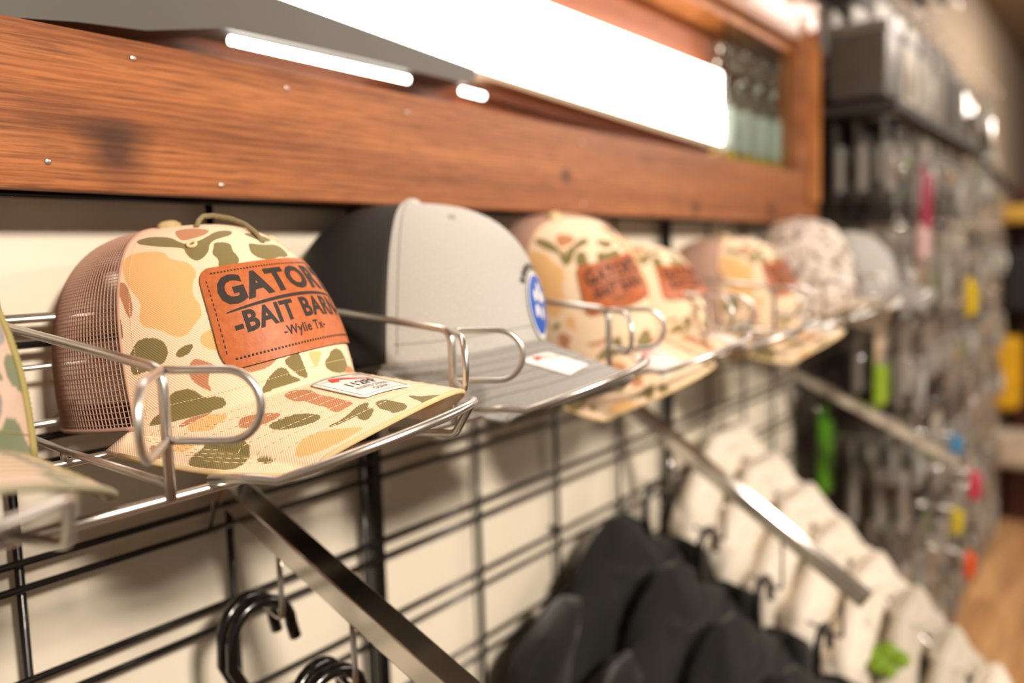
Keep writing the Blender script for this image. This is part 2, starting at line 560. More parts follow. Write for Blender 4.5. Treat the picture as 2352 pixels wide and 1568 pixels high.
# ------------------------------------------------------------------ caps
CROWN_BLOBS = [('O',[(-1.388,0.742),(-1.222,0.758),(-0.986,0.717),(-0.934,0.671),(-0.846,0.633),(-0.672,0.667),(-0.506,0.717),(-0.349,0.729),(-0.271,0.708),(-0.367,0.671),(-0.489,0.658),(-0.602,0.642),(-0.672,0.613),(-0.707,0.571),(-0.777,0.537),(-0.829,0.525),(-0.873,0.542),(-0.899,0.583),(-0.899,0.613),(-0.969,0.629),(-1.108,0.65),(-1.248,0.679),(-1.353,0.704)]),('R',[(-0.916,0.792),(-0.698,0.8),(-0.506,0.75),(-0.611,0.704),(-0.698,0.688),(-0.873,0.667),(-0.916,0.692),(-0.934,0.746)]),('O',[(-0.62,0.625),(-0.515,0.621),(-0.471,0.6),(-0.506,0.558),(-0.489,0.512),(-0.524,0.479),(-0.576,0.471),(-0.672,0.471),(-0.698,0.471),(-0.663,0.517),(-0.681,0.537),(-0.689,0.558),(-0.646,0.592)]),('O',[(-0.279,0.596),(-0.148,0.575),(0.009,0.579),(0.157,0.567),(0.122,0.504),(0.026,0.487),(-0.096,0.492),(-0.201,0.475),(-0.314,0.492),(-0.358,0.529),(-0.314,0.575)]),('O',[(-0.14,0.688),(0.009,0.671),(0.148,0.642),(0.157,0.613),(-0.07,0.592),(-0.131,0.625),(-0.192,0.662)]),('T',[(-1.457,0.575),(-1.431,0.621),(-1.326,0.637),(-1.152,0.625),(-1.065,0.604),(-1.047,0.567),(-0.977,0.546),(-0.899,0.525),(-0.864,0.483),(-0.873,0.454),(-0.916,0.425),(-0.934,0.371),(-0.899,0.333),(-0.908,0.292),(-0.96,0.271),(-1.012,0.242),(-1.065,0.233),(-1.117,0.242),(-1.178,0.271),(-1.248,0.283),(-1.3,0.296),(-1.318,0.325),(-1.292,0.367),(-1.309,0.404),(-1.361,0.438),(-1.414,0.5)]),('R',[(-1.484,0.487),(-1.44,0.487),(-1.396,0.471),(-1.361,0.417),(-1.353,0.371),(-1.361,0.338),(-1.379,0.329),(-1.405,0.35),(-1.422,0.388),(-1.457,0.433),(-1.484,0.467)]),('O',[(-1.379,0.229),(-1.344,0.25),(-1.283,0.254),(-1.213,0.246),(-1.169,0.225),(-1.161,0.196),(-1.178,0.179),(-1.196,0.167),(-1.239,0.158),(-1.353,0.146),(-1.414,0.142),(-1.414,0.175),(-1.422,0.2),(-1.396,0.217)]),('O',[(-1.126,0.179),(-1.1,0.196),(-1.038,0.208),(-1.004,0.204),(-1.012,0.192),(-1.047,0.175),(-1.1,0.171)]),('R',[(-1.056,0.142),(-1.021,0.158),(-0.986,0.154),(-0.916,0.129),(-0.908,0.121),(-0.951,0.104),(-0.969,0.083),(-0.96,0.054),(-0.986,0.062),(-1.03,0.079),(-1.065,0.104),(-1.065,0.125)]),('T',[(-0.951,0.225),(-0.908,0.237),(-0.855,0.242),(-0.838,0.212),(-0.838,0.179),(-0.829,0.158),(-0.881,0.167),(-0.934,0.183),(-0.96,0.204)]),('O',[(-1.239,0.054),(-1.196,0.075),(-1.126,0.079),(-1.073,0.075),(-1.021,0.05),(-1.004,0.042),(-0.96,0.042),(-0.908,0.033),(-0.89,0.017),(-0.908,0.008),(-1.065,0.004),(-1.196,0.004),(-1.265,0.0),(-1.353,0.0),(-1.388,0.0),(-1.335,0.021),(-1.283,0.029)]),('R',[(-0.759,0.096),(-0.724,0.1),(-0.62,0.1),(-0.497,0.104),(-0.559,0.083),(-0.654,0.075),(-0.724,0.079)]),('O',[(-0.681,0.013),(-0.646,0.033),(-0.585,0.058),(-0.515,0.071),(-0.471,0.062),(-0.454,0.037),(-0.367,0.017),(-0.48,0.017),(-0.567,0.017),(-0.654,0.013)]),('O',[(-0.48,0.087),(-0.41,0.096),(-0.349,0.104),(-0.34,0.079),(-0.332,0.05),(-0.323,0.021),(-0.349,0.017),(-0.401,0.033),(-0.454,0.062)]),('T',[(-0.271,0.096),(-0.183,0.087),(-0.131,0.087),(-0.201,0.05),(-0.244,0.042),(-0.262,0.058)]),('O',[(-0.026,0.083),(0.113,0.083),(0.175,0.046),(0.175,0.013),(0.079,0.004),(-0.079,0.013),(-0.148,0.033),(-0.131,0.054),(-0.079,0.062)]),('O',[(-1.492,0.367),(-1.457,0.354),(-1.44,0.312),(-1.44,0.267),(-1.457,0.258),(-1.475,0.3)]),('R',[(0.148,0.025),(0.253,0.021),(0.428,0.0),(0.079,0.0)])]
BRIM_BLOBS = [('R',[(-70.0,39.0),(-67.5,42.0),(-64.0,47.0),(-60.5,54.0),(-60.5,57.0),(-65.0,51.5),(-69.0,44.5)]),('T',[(-70.5,44.0),(-66.0,48.5),(-61.0,57.5),(-60.0,67.0),(-63.0,67.5),(-65.5,63.5),(-68.5,62.5),(-70.0,54.5)]),('R',[(-64.0,76.0),(-60.0,76.0),(-56.0,86.5),(-53.0,98.5),(-57.5,97.5),(-63.0,89.5),(-66.0,78.5)]),('O',[(-62.0,94.5),(-58.0,98.0),(-53.0,105.0),(-50.0,114.5),(-51.0,123.5),(-57.0,118.5),(-62.5,106.0),(-63.5,97.0)]),('O',[(-56.0,128.5),(-50.5,135.0),(-36.5,137.5),(-32.5,142.0),(-42.0,144.0),(-51.0,138.0),(-56.5,131.0)]),('O',[(-46.0,140.5),(-39.0,141.0),(-37.5,146.5),(-40.5,148.5),(-48.0,149.0),(-49.0,144.0)]),('R',[(-40.5,89.5),(-33.5,93.0),(-30.5,103.0),(-34.5,109.5),(-34.0,119.5),(-36.0,134.0),(-40.0,133.0),(-45.5,130.0),(-47.0,127.0),(-43.5,120.0),(-44.0,112.5),(-41.5,106.0),(-44.5,100.0)]),('O',[(-22.0,101.0),(-13.5,99.0),(-5.5,102.0),(-1.0,108.5),(-1.5,113.0),(-10.0,109.0),(-19.5,105.5)]),('O',[(-32.5,144.0),(-27.0,148.5),(-28.5,154.0),(-28.5,162.5),(-33.5,165.0),(-40.0,160.0),(-38.0,156.5),(-38.0,150.5)]),('O',[(-17.5,157.0),(-17.0,165.5),(-9.0,171.5),(-6.0,178.5),(-10.5,182.5),(-18.5,177.0),(-26.0,170.5),(-23.0,168.0),(-21.5,161.5)]),('T',[(-71.0,116.0),(-67.0,116.5),(-62.5,121.0),(-58.0,130.5),(-55.0,141.0),(-52.5,149.5),(-58.5,145.5),(-65.5,137.0),(-70.0,127.0),(-71.5,118.0)]),('O',[(-87.5,59.0),(-80.5,57.0),(-74.0,58.5),(-72.5,58.0),(-71.0,66.5),(-69.5,77.5),(-69.5,83.5),(-71.0,88.5),(-73.0,88.5),(-79.5,89.5),(-85.5,85.5),(-87.0,74.0),(-88.5,65.0)]),('O',[(-73.0,92.5),(-72.5,97.0),(-72.5,102.5),(-73.0,103.5),(-76.0,101.0),(-75.5,95.5)]),('R',[(-81.5,28.0),(-78.5,29.5),(-84.0,40.0),(-89.0,42.5),(-87.5,36.0)]),('T',[(-74.0,34.0),(-73.0,45.0),(-73.0,53.5),(-77.0,52.5),(-81.0,47.0),(-77.0,37.5)])]



def chaikin(P, it=2):
    P = np.array(P, float)
    for _ in range(it):
        Q = np.roll(P, -1, 0)
        P = np.stack([.75 * P + .25 * Q, .25 * P + .75 * Q], 1).reshape(-1, 2)
    return P


def inside(px, py, poly):
    c = np.zeros(px.shape, bool)
    bb = (px > poly[:, 0].min()) & (px < poly[:, 0].max()) & (py > poly[:, 1].min()) & (py < poly[:, 1].max())
    x, y = px[bb], py[bb]
    r = np.zeros(x.shape, bool)
    j = len(poly) - 1
    for i in range(len(poly)):
        xi, yi, xj, yj = poly[i, 0], poly[i, 1], poly[j, 0], poly[j, 1]
        if yi != yj:
            r ^= ((yi > y) != (yj > y)) & (x < (xj - xi) * (y - yi) / (yj - yi) + xi)
        j = i
    c[bb] = r
    return c


PAL = {'B': lin((247, 221, 190)), 'T': lin((238, 190, 128)), 'O': lin((130, 118, 72)), 'R': lin((194, 134, 96))}
PAL_G = {'B': lin((214, 186, 168)), 'T': lin((150, 148, 150)), 'O': lin((112, 124, 92)), 'R': lin((138, 132, 136))}


def paint(px, py, blobs, pal):
    col = np.tile(np.array(pal['B']), (len(px), 1))
    for k, P in blobs:
        m = inside(px, py, chaikin(P))
        if len(k) > 1:
            m &= px > .30
        col[m] = pal[k[0]]
    return col


CB = [(k + 'm', [(-.5 - t, s) for t, s in P]) for k, P in CROWN_BLOBS] + CROWN_BLOBS
BBL = [(k, [(-x, f - 4) for x, f in P]) for k, P in BRIM_BLOBS if k == 'T' or P[0][0] < -25] + BRIM_BLOBS


class Cap:
    def __init__(s, **p):
        s.__dict__.update(p)

    def crown(s, t, v):
        t, v = np.asarray(t, float), np.asarray(v, float)
        phi = v * np.pi / 2
        c = np.clip(np.cos(phi), 0, 1) ** s.e1
        h = np.sin(phi) ** s.e2
        base = s.arch * np.clip(np.cos(t), 0, 1) ** 2
        x = s.a * np.sin(t) * c
        f = s.b * np.cos(t) * c + s.shift * h
        u = base * (1 - h) + s.H * h
        return np.stack([x, -f, u], -1)

    def off(s, t, v, d):
        """crown point pushed out by d along its normal"""
        t, v = np.asarray(t, float), np.clip(np.asarray(v, float), 0, .985)
        e = 1e-3
        P = s.crown(t, v)
        n = np.cross(s.crown(t + e, v) - P, s.crown(t, v + e) - P)
        n /= np.maximum(np.linalg.norm(n, axis=-1, keepdims=True), 1e-12)
        sg = np.sign(np.sum(n * (P - np.array([0, 0, s.H * .4])), -1, keepdims=True))
        return P + n * sg * np.asarray(d)[..., None] if np.ndim(d) else P + n * sg * d

    def brim_uv(s, v, w_):
        tb = s.tb
        t = v * tb
        sx, sf, f0 = s.a * np.sin(t), s.b * np.cos(t), s.b * np.cos(tb)
        th = v * np.pi / 2
        ex, ef = s.aw * np.sin(th), f0 + (s.b + s.L - f0) * np.clip(np.cos(th), 0, 1) ** .6
        return sx + (ex - sx) * w_, sf + (ef - sf) * w_

    def brim_u(s, x, f):
        q_ = x * x / s.a ** 2
        return s.arch * (1 - q_) - s.droop * (f - s.b * np.sqrt(np.clip(1 - q_, 0, 1)))

    def brim(s, v, w_, d=0.0):
        x, f = s.brim_uv(np.asarray(v, float), np.asarray(w_, float))
        return np.stack([x, -f, s.brim_u(x, f) + d], -1)

    def bxf(s, x, f, d=0.0):
        x, f = np.asarray(x, float), np.asarray(f, float)
        return np.stack([x, -f, s.brim_u(x, f) + d], -1)

    def matrix(s):
        def wd(x, y, u):
            f = -y
            cr, sr = math.cos(s.roll), math.sin(s.roll)
            x, u = x * cr - u * sr, x * sr + u * cr
            cp, sp = math.cos(s.pitch), math.sin(s.pitch)
            f2 = f + s.b
            F, U = f2 * cp - u * sp - s.b, f2 * sp + u * cp
            cy, sy = math.cos(s.yaw), math.sin(s.yaw)
            return Vector((x * cy + F * sy + s.cx, -(F * cy - x * sy) + s.cy, U + s.cz))
        o = wd(0, 0, 0)
        X, Y, Z = wd(1, 0, 0) - o, wd(0, 1, 0) - o, wd(0, 0, 1) - o
        return Matrix(((X.x, Y.x, Z.x, o.x), (X.y, Y.y, Z.y, o.y), (X.z, Y.z, Z.z, o.z), (0, 0, 0, 1)))


def grid_mesh(name, P, m, parent, uv=None, col=None, smooth=True, wrap=False):
    nv, nu = P.shape[:2]
    me = bpy.data.meshes.new(name)
    me.vertices.add(nv * nu)
    me.vertices.foreach_set('co', P.reshape(-1).astype(np.float32))
    i, j = np.meshgrid(np.arange(nv - 1), np.arange(nu - 1), indexing='ij')
    a = (i * nu + j).ravel()
    F = np.stack([a, a + 1, a + nu + 1, a + nu], 1)
    nf = len(F)
    me.loops.add(nf * 4)
    me.loops.foreach_set('vertex_index', F.ravel().astype(np.int32))
    me.polygons.add(nf)
    me.polygons.foreach_set('loop_start', (np.arange(nf) * 4).astype(np.int32))
    me.polygons.foreach_set('loop_total', np.full(nf, 4, np.int32))
    me.polygons.foreach_set('use_smooth', np.full(nf, smooth))
    me.update(calc_edges=True)
    if uv is not None:
        L = me.uv_layers.new(name='UVMap')
        L.data.foreach_set('uv', uv.reshape(-1, 2)[F.ravel()].ravel().astype(np.float32))
    if col is not None:
        ca = me.color_attributes.new('Col', 'FLOAT_COLOR', 'POINT')
        ca.data.foreach_set('color', col.reshape(-1).astype(np.float32))
    me.materials.append(m)
    o = bpy.data.objects.new(name, me)
    COL.objects.link(o)
    o.parent = parent
    return o


def solid(o, th, off=-1):
    md = o.modifiers.new('thick', 'SOLIDIFY')
    md.thickness = th
    md.offset = off
    return o


def cloth_mat(name, rgb=None, rgb2=None, twill=True, attr=False, rough=.85, heather=0):
    m = mat(name, rgb or (200, 200, 200), rough, sheen=.15)
    k = NB(m)
    uvn = k.n('ShaderNodeTexCoord')
    if attr:
        at = k.n('ShaderNodeVertexColor')
        at.layer_name = 'Col'
        c = at.outputs[0]
    elif heather:
        mp = k.n('ShaderNodeMapping', Scale=(2600, 420, 1))
        k.l(uvn.outputs['UV'], mp.inputs[0])
        nz = k.n('ShaderNodeTexNoise', Scale=1.0, Detail=3)
        k.l(mp.outputs[0], nz.inputs['Vector'])
        c = k.ramp(nz.outputs[0], [(0.3, rgb), (0.7, rgb2)])
    else:
        c = None
    wv = k.n('ShaderNodeTexWave', Scale=400.0 if twill else 620.0)
    wv.bands_direction = 'DIAGONAL' if twill else 'Y'
    k.l(uvn.outputs['UV'], wv.inputs['Vector'])
    if c is not None:
        g = k.ramp(wv.outputs[0], [(0.15, (.80, .79, .76, 1)), (0.6, (1, 1, 1, 1))])
        k.l(k.mix(.75, c, g, 'MULTIPLY'), k.b.inputs['Base Color'])
    k.bump(wv.outputs[0], .35, .0003)
    return m


M['camo'] = cloth_mat('camo_twill', attr=True)
M['mesh_brown'] = mat('brown_mesh', (178, 142, 124), .95)
M['mesh_brown_blur'] = noisy('brown_mesh_cloth', (206, 172, 156), (184, 150, 134), 700, .8)
M['inner'] = mat('cap_lining', (58, 44, 34), .9)
M['mesh_black'] = noisy('black_mesh', (40, 39, 37), (26, 26, 24), 900, .75)
M['heather'] = cloth_mat('grey_heather', (206, 204, 200), (176, 175, 172), twill=False, heather=1)
M['heather_brim'] = cloth_mat('grey_heather_bill', (170, 169, 166), (146, 145, 142), twill=False, heather=1)
M['leather'] = noisy('leather', (190, 106, 56), (174, 92, 46), 260, .5, .12)
M['leather_edge'] = mat('leather_edge', (58, 32, 18), .6)
M['burn'] = mat('burnt_print', (48, 40, 36), .7)
M['thread'] = mat('tan_thread', (228, 200, 156), .7)
M['thread_olive'] = mat('olive_thread', (150, 140, 84), .7)
M['thread_grey'] = mat('grey_thread', (120, 119, 116), .7)
M['rope'] = noisy('olive_rope', (142, 130, 92), (118, 108, 72), 900, .8)
M['sticker'] = mat('white_sticker', (244, 243, 240), .25, coat=.3)

PB = [0.0, 1.0]


def dashes(mb, fn, a, b, n, fill=.6, r=.00035, lift=.0006):
    for i in range(n):
        u0 = a + (b - a) * i / n
        u1 = u0 + (b - a) * fill / n
        mb.tube([fn(u0), fn((u0 + u1) / 2), fn(u1)], [r * .6, r, r * .6], 4)


def text_mesh(body, off=0.0, res=3):
    cu = bpy.data.curves.new('lettering', 'FONT')
    cu.body = body
    cu.size = 1
    cu.offset = off
    cu.resolution_u = res
    cu.align_x = 'CENTER'
    cu.space_character = 1.07
    o = bpy.data.objects.new('lettering', cu)
    COL.objects.link(o)
    dg = bpy.context.evaluated_depsgraph_get()
    me = bpy.data.meshes.new_from_object(o.evaluated_get(dg))
    V = np.array([v.co[:2] for v in me.vertices])
    me.calc_loop_triangles()
    F = [tuple(t.vertices) for t in me.loop_triangles]
    bpy.data.objects.remove(o)
    bpy.data.meshes.remove(me)
    lo, hi = V.min(0), V.max(0)
    return V, F, lo, hi


def subdiv(V, F, k=1):
    for _ in range(k):
        V = list(map(tuple, V))
        mid, G = {}, []

        def m_(i, j):
            key = (min(i, j), max(i, j))
            if key not in mid:
                mid[key] = len(V)
                V.append(tuple((V[i][q] + V[j][q]) / 2 for q in range(2)))
            return mid[key]
        for a, b, c in F:
            x, y, z = m_(a, b), m_(b, c), m_(c, a)
            G += [(a, x, z), (x, b, y), (z, y, c), (x, y, z)]
        F = G
    return np.array(V), F


def patch(h, root, tc=-.19, dt=.67, s0=.098, s1=.472, dens=1):
    """leather patch with burnt lettering, wrapped on the crown"""
    pt = lambda x, y, d: h.off(tc + dt * np.asarray(x), s0 + (s1 - s0) * np.asarray(y), d)
    nx, ny = 60 // dens, 30 // dens
    yy = np.linspace(0, 1, ny)
    ry, rx = .2, .115
    e = np.clip((np.abs(yy * 2 - 1) - (1 - 2 * ry)) / (2 * ry), 0, 1)
    hw_ = 1 - rx * (1 - np.sqrt(1 - e ** 2))
    X = np.linspace(-1, 1, nx)[None, :] * hw_[:, None]
    Y = np.repeat(yy[:, None], nx, 1)
    lt = grid_mesh('leather_patch', pt(X, Y, .0019), M['leather'], root)
    rim = np.concatenate([np.stack([X[0], Y[0]], 1), np.stack([X[:, -1], Y[:, -1]], 1)[1:], np.stack([X[-1], Y[-1]], 1)[::-1][1:], np.stack([X[:, 0], Y[:, 0]], 1)[::-1][1:]])
    R = np.stack([pt(rim[:, 0], rim[:, 1], .0019), pt(rim[:, 0], rim[:, 1], -.0006)])
    grid_mesh('patch_edge', R, M['leather_edge'], lt)
    # stitching
    mb = MB()
    ins = .055
    for a, b, n, fx in ((-.93 + .06, .93 - .06, 46, lambda u: (u, 1 - .075)), (-.93 + .06, .93 - .06, 46, lambda u: (u, .075)),
                        (.13, .87, 15, lambda u: (-.935, u)), (.13, .87, 15, lambda u: (.935, u))):
        for i in range(n):
            u0 = a + (b - a) * i / n
            u1 = u0 + (b - a) * .55 / n
            p = [np.array(fx(u)) for u in (u0, u1)]
            wdir = np.array([0, .0095]) if abs(p[0][1] - p[1][1]) < 1e-9 else np.array([.0055, 0])
            q4 = [p[0] - wdir, p[1] - wdir, p[1] + wdir, p[0] + wdir]
            mb.add([pt(z[0], z[1] * 1., .00205) for z in q4], [(0, 1, 2, 3)])
    mb.build('stitching', M['burn'], lt)
    # lettering
    def put_text(name, body, x0, x1, yb, yt, off, sub=1):
        V, F, lo, hi = text_mesh(body, off)
        V, F = subdiv(V, F, sub)
        X = x0 + (x1 - x0) * (V[:, 0] - lo[0]) / (hi[0] - lo[0])
        k = (V[:, 1] - lo[1]) / (hi[1] - lo[1])
        Y = yb(X) + (yt(X) - yb(X)) * k
        return mesh_obj(name, pt(X, Y, .0021), F, M['burn'], lt)
    put_text('lettering', "GATOR'S", -.86, .86, lambda x: .50 + .10 * (1 - x * x), lambda x: .885 + 0 * x + 0.01 * (1 - x * x), .045, 1 if dens == 1 else 0)
    put_text('lettering', "-BAIT BARN-", -.80, .80, lambda x: .235 + .065 * (1 - x * x), lambda x: .44 + .065 * (1 - x * x), .034, 1 if dens == 1 else 0)
    put_text('lettering', "-Wylie Tx-", -.34, .24, lambda x: .135 + 0 * x, lambda x: .255 + 0 * x, .02, 0)
    xs = np.linspace(-.84, .84, 40)
    mid = .455 + .085 * (1 - xs ** 2)
    th = .016 * np.sqrt(np.clip(1 - (xs / .85) ** 2, 0, 1))
    grid_mesh('curved_line', np.stack([pt(xs, mid - th, .0021), pt(xs, mid + th + .004, .0021)]), M['burn'], lt)
    return lt


def sticker(h, root, quad, text=True):
    A, B, C_, D = [np.array(v) for v in quad]   # TL TR BR BL in local x, f (m)
    def pt(u, v, d=.0030):
        u, v = np.asarray(u, float)[..., None], np.asarray(v, float)[..., None]
        p = (A * (1 - u) + B * u) * v + (D * (1 - u) + C_ * u) * (1 - v)
        return h.bxf(p[..., 0], p[..., 1], d)
    n = 17
    yy = np.linspace(0, 1, n)
    e = np.clip((np.abs(yy * 2 - 1) - .76) / .24, 0, 1)
    hw_ = .5 * (1 - .1 * (1 - np.sqrt(1 - e ** 2)))
    U = .5 + np.linspace(-1, 1, n)[None, :] * hw_[:, None]
    V = np.repeat(yy[:, None], n, 1)
    st = solid(grid_mesh('size_sticker', pt(U, V), M['sticker'], root), .0005)
    st['label'] = 'white printed size sticker'
    red = [(.22, .78), (.30, .93), (.52, .86), (.90, .62), (.84, .62), (.52, .76), (.40, .82), (.34, .74)]
    mesh_obj('red_emblem', [pt(a, b, .0034) for a, b in red], [tuple(range(8))], M['red_print'], st)
    if text:
        for body, x0, x1, y0, y1, o_ in (('112FP', .26, .80, .42, .60, .01), ('PRINTED 5 PANEL', .22, .86, .27, .36, .0), ('OSFM', .40, .70, .13, .22, .0), ('TRUCKER', .08, .26, .84, .88, 0), ('CURVED', .72, .92, .84, .88, 0)):
            Vv, F, lo, hi = text_mesh(body, o_, 2)
            X = x0 + (x1 - x0) * (Vv[:, 0] - lo[0]) / (hi[0] - lo[0])
            Y = y0 + (y1 - y0) * (Vv[:, 1] - lo[1]) / (hi[1] - lo[1])
            mesh_obj('lettering', pt(X, Y, .0034), F, M['black_print'], st)
        fr = MB()
        c4 = [(.05, .05), (.95, .05), (.95, .95), (.05, .95)]
        loop = []
        for i in range(4):
            a, b = np.array(c4[i]), np.array(c4[(i + 1) % 4])
            loop += [tuple(pt(*(a * (1 - k / 8) + b * k / 8), .0033)) for k in range(8)]
        fr.tube(loop, .00012, 4, closed=True)
        fr.build('border_line', M['thread_grey'], st)
    return st


def build_cap(h, label, style, dens=3, group=None, name='trucker_cap', pat=True, stick=None, tseam=(-1.46, .95), pal=PAL):
    root = tag(empty(name), label, 'cap', group)
    root.matrix_world = h.matrix()
    hi = dens == 1
    t0, t1 = tseam
    front_m, back_m, brim_m = {'camo': (M['camo'], M['mesh_brown'] if hi else M['mesh_brown_blur'], M['camo']),
                               'grey': (M['heather'], M['mesh_black'], M['heather_brim']),
                               'full': (M['camo'], M['camo'], M['camo']),
                               'digital': (M.get('digital'), M.get('digital'), M.get('digital'))}[style]
    nt, ns = (420, 330) if hi else (150, 110)
    T, S = np.meshgrid(np.linspace(t0, t1, nt), np.linspace(0, 1, ns))
    uv = np.stack([T * .085, S * .17], -1)
    col = paint(T.ravel(), S.ravel(), CB, pal) if style in ('camo', 'full') else None
    fr = solid(grid_mesh('front_panel', h.crown(T, S), front_m, root, uv, col), .0012)
    # back
    if hi:
        T2, S2 = np.meshgrid(np.linspace(t1, t0 + 2 * np.pi, 126), np.linspace(0, .93, 62))
        bk = grid_mesh('back_mesh', h.crown(T2, S2), back_m, root, smooth=False)
        md = bk.modifiers.new('net', 'WIREFRAME')
        md.thickness = .0008
        md.use_even_offset = False
        md.use_relative_offset = False
        T3, S3 = np.meshgrid(np.linspace(t1, t0 + 2 * np.pi, 60), np.linspace(0, .07, 3))
        solid(grid_mesh('sweatband', h.off(T3, S3 , -.0022), M['inner'], root), .001)
        bt = MB()
        bt.tube([tuple(h.off(t, .004, .0004)) for t in np.linspace(t1, t0 + 2 * np.pi, 60)], .0013, 6)
        bt.build('bottom_binding', back_m, root)
    else:
        T2, S2 = np.meshgrid(np.linspace(t1, t0 + 2 * np.pi, 140 if style == 'full' else 70), np.linspace(0, 1, 90 if style == 'full' else 40))
        c2 = paint((((T2 + 1.5) % 1.6) - 1.5).ravel(), S2.ravel(), CB, pal) if style == 'full' else None
        solid(grid_mesh('back_panel' if style in ('full', 'digital') else 'back_mesh', h.crown(T2, S2), back_m, root, np.stack([T2 * .085, S2 * .17], -1), c2), .0012)
    # seam binding between panel and mesh
    if style in ('camo', 'grey'):
        sb = MB()
        for tt in (t0, t1):
            sb.tube([tuple(h.off(tt, s_, .0003)) for s_ in np.linspace(0.0, .96, 40)], .0009 if style == 'camo' else .0007, 6)
        sb.build('seam_binding', M['mesh_brown'] if style == 'camo' else M['heather'], root)
    # brim
    nv, nw = (400, 130) if hi else (110, 36)
    V, W_ = np.meshgrid(np.linspace(-1, 1, nv), np.linspace(0, 1, nw))
    bx, bf = h.brim_uv(V, W_)
    bc = paint(bx.ravel() * 1000, bf.ravel() * 1000, BBL, pal) if style in ('camo', 'full') else None
    fl_ = lambda q: q[::-1]
    br = grid_mesh('brim', fl_(h.brim(V, W_, .0012)), brim_m, root, fl_(np.stack([bx * 1.0, bf * 1.0], -1)), None if bc is None else fl_(bc.reshape(nw, nv, 4)))
    solid(br, .0030)
    thr = {'camo': M['thread'], 'full': M['thread_olive'], 'grey': M['thread_grey'], 'digital': M['thread']}[style]
    sm = MB()
    rows = 7 if hi else 6
    for k in range(rows):
        wv_ = .07 + .80 * k / rows
        vl = 1 - .18 * (k / rows)
        if hi:
            dashes(sm, lambda u: tuple(h.brim(u, wv_, .0013)), -vl, vl, 70, .84, .00030)
        else:
            sm.tube([tuple(h.brim(u, wv_, .0012)) for u in np.linspace(-vl, vl, 30)], .0005, 4)
    s_ = sm.build('brim_stitching', thr, root)
    s_['kind'] = 'stuff'
    em = MB()
    em.tube([tuple(h.brim(u, 1.0, -.0003)) for u in np.linspace(-.995, .995, 60)], .0017, 6)
    eb = em.build('brim_edge', brim_m if style in ('grey',) else mat('edge_cloth', (222, 196, 146) if pal is PAL else (150, 146, 120), .8), root)
    # crown stitching
    if hi:
        cm = MB()
        dashes(cm, lambda u: tuple(h.off(u, .045, .0001)), t0 + .05, t1 - .05, 110, .66, .0003)
        dashes(cm, lambda u: tuple(h.off(t0 + .085, u, .0001)), .02, .93, 90, .66, .00028)
        c_ = cm.build('crown_stitching', M['thread'], root)
        c_['kind'] = 'stuff'
    else:
        cm = MB()
        cm.tube([tuple(h.off(u, .045, .0)) for u in np.linspace(t0 + .05, t1 - .05, 40)], .0004, 4)
        cm.tube([tuple(h.off(t0 + .07, u, .0)) for u in np.linspace(.02, .93, 30)], .0004, 4)
        cm.build('crown_stitching', thr, root)
    # button
    top = h.crown(0, 1.0)
    MB().lathe([(.0072, -.002), (.0078, .000), (.0072, .003), (.0045, .0048), (.0005, .0054)], (top[0], top[1], top[2] + .0008), 20).build('top_button', M['mesh_brown'] if False else {'camo': M['btn'], 'full': M['btn'], 'grey': M['btn_grey'], 'digital': M['btn_grey']}[style], root)
    for te in (-.82, .32):
        if style == 'digital':
            break
        c0, ex, ey = [Vector(tuple(h.off(*q, .0004))) for q in ((te, .632), (te + .04, .632), (te, .66))]
        ux = (ex - c0).normalized()
        uy = (ey - c0)
        uy = (uy - ux * uy.dot(ux)).normalized()
        ring = [c0 + ux * .0024 * math.cos(a) + uy * .0024 * math.sin(a) for a in np.linspace(0, 2 * np.pi, 14, endpoint=False)]
        MB().tube(ring, .0011, 6, closed=True).build('eyelet', M['thread'] if style != 'grey' else M['heather'], root)
    if pat:
        if pat is True:
            patch(h, root, dens=1 if hi else 2)
        else:
            patch(h, root, *pat, dens=2)
    if stick:
        sticker(h, root, stick, text=hi)
    return root


M['btn'] = noisy('camo_button', (232, 206, 160), (150, 138, 90), 90, .8)
M['btn_grey'] = noisy('grey_button', (210, 208, 204), (186, 184, 180), 300, .8)
md_ = mat('digital', (220, 210, 198), .85)
k_ = NB(md_)
tc_ = k_.n('ShaderNodeTexCoord')
sn = k_.n('ShaderNodeVectorMath', _operation='SNAP')
sn.inputs[1].default_value = (.0022, .0022, .0022)
k_.l(tc_.outputs['Object'], sn.inputs[0])
nz_ = k_.n('ShaderNodeTexNoise', Scale=85.0, Detail=2)
k_.l(sn.outputs[0], nz_.inputs['Vector'])
k_.l(k_.ramp(nz_.outputs[0], [(0.0, (112, 98, 84)), (.40, (178, 160, 144)), (.46, (222, 210, 200)), (.56, (238, 230, 222)), (.66, (150, 136, 122))], 'CONSTANT'), k_.b.inputs['Base Color'])
M['digital'] = md_

base = dict(a=.0727, b=.1024, H=.1187, e1=.6359, e2=.9, shift=-.0113, L=.0714, arch=.0129, droop=.2492, tb=1.5153, aw=.0901, roll=0)
TAGQ = [(-.029, .1005), (.004, .113), (-.005, .154), (-.0325, .1385)]
h1 = Cap(**dict(base, cx=.0929, cy=-.0721, cz=.0772, pitch=.1093, yaw=.2558, droop=.225))
c1 = build_cap(h1, 'duck camo trucker cap in sharp focus with leather patch and see-through brown mesh', 'camo', 1, stick=TAGQ)
rp = MB()
rp.tube([tuple(h1.off(t, s, d)) for t, s, d in ((-.62, .80, .0), (-.5, .84, .003), (-.3, .875, .005), (-.12, .86, .0055), (.0, .80, .0045), (.04, .74, .003), (-.02, .68, .0018), (-.08, .62, .001), (-.1, .59, -.0005))], .0016, 8)
rp.build('loop_cord', M['rope'], c1)

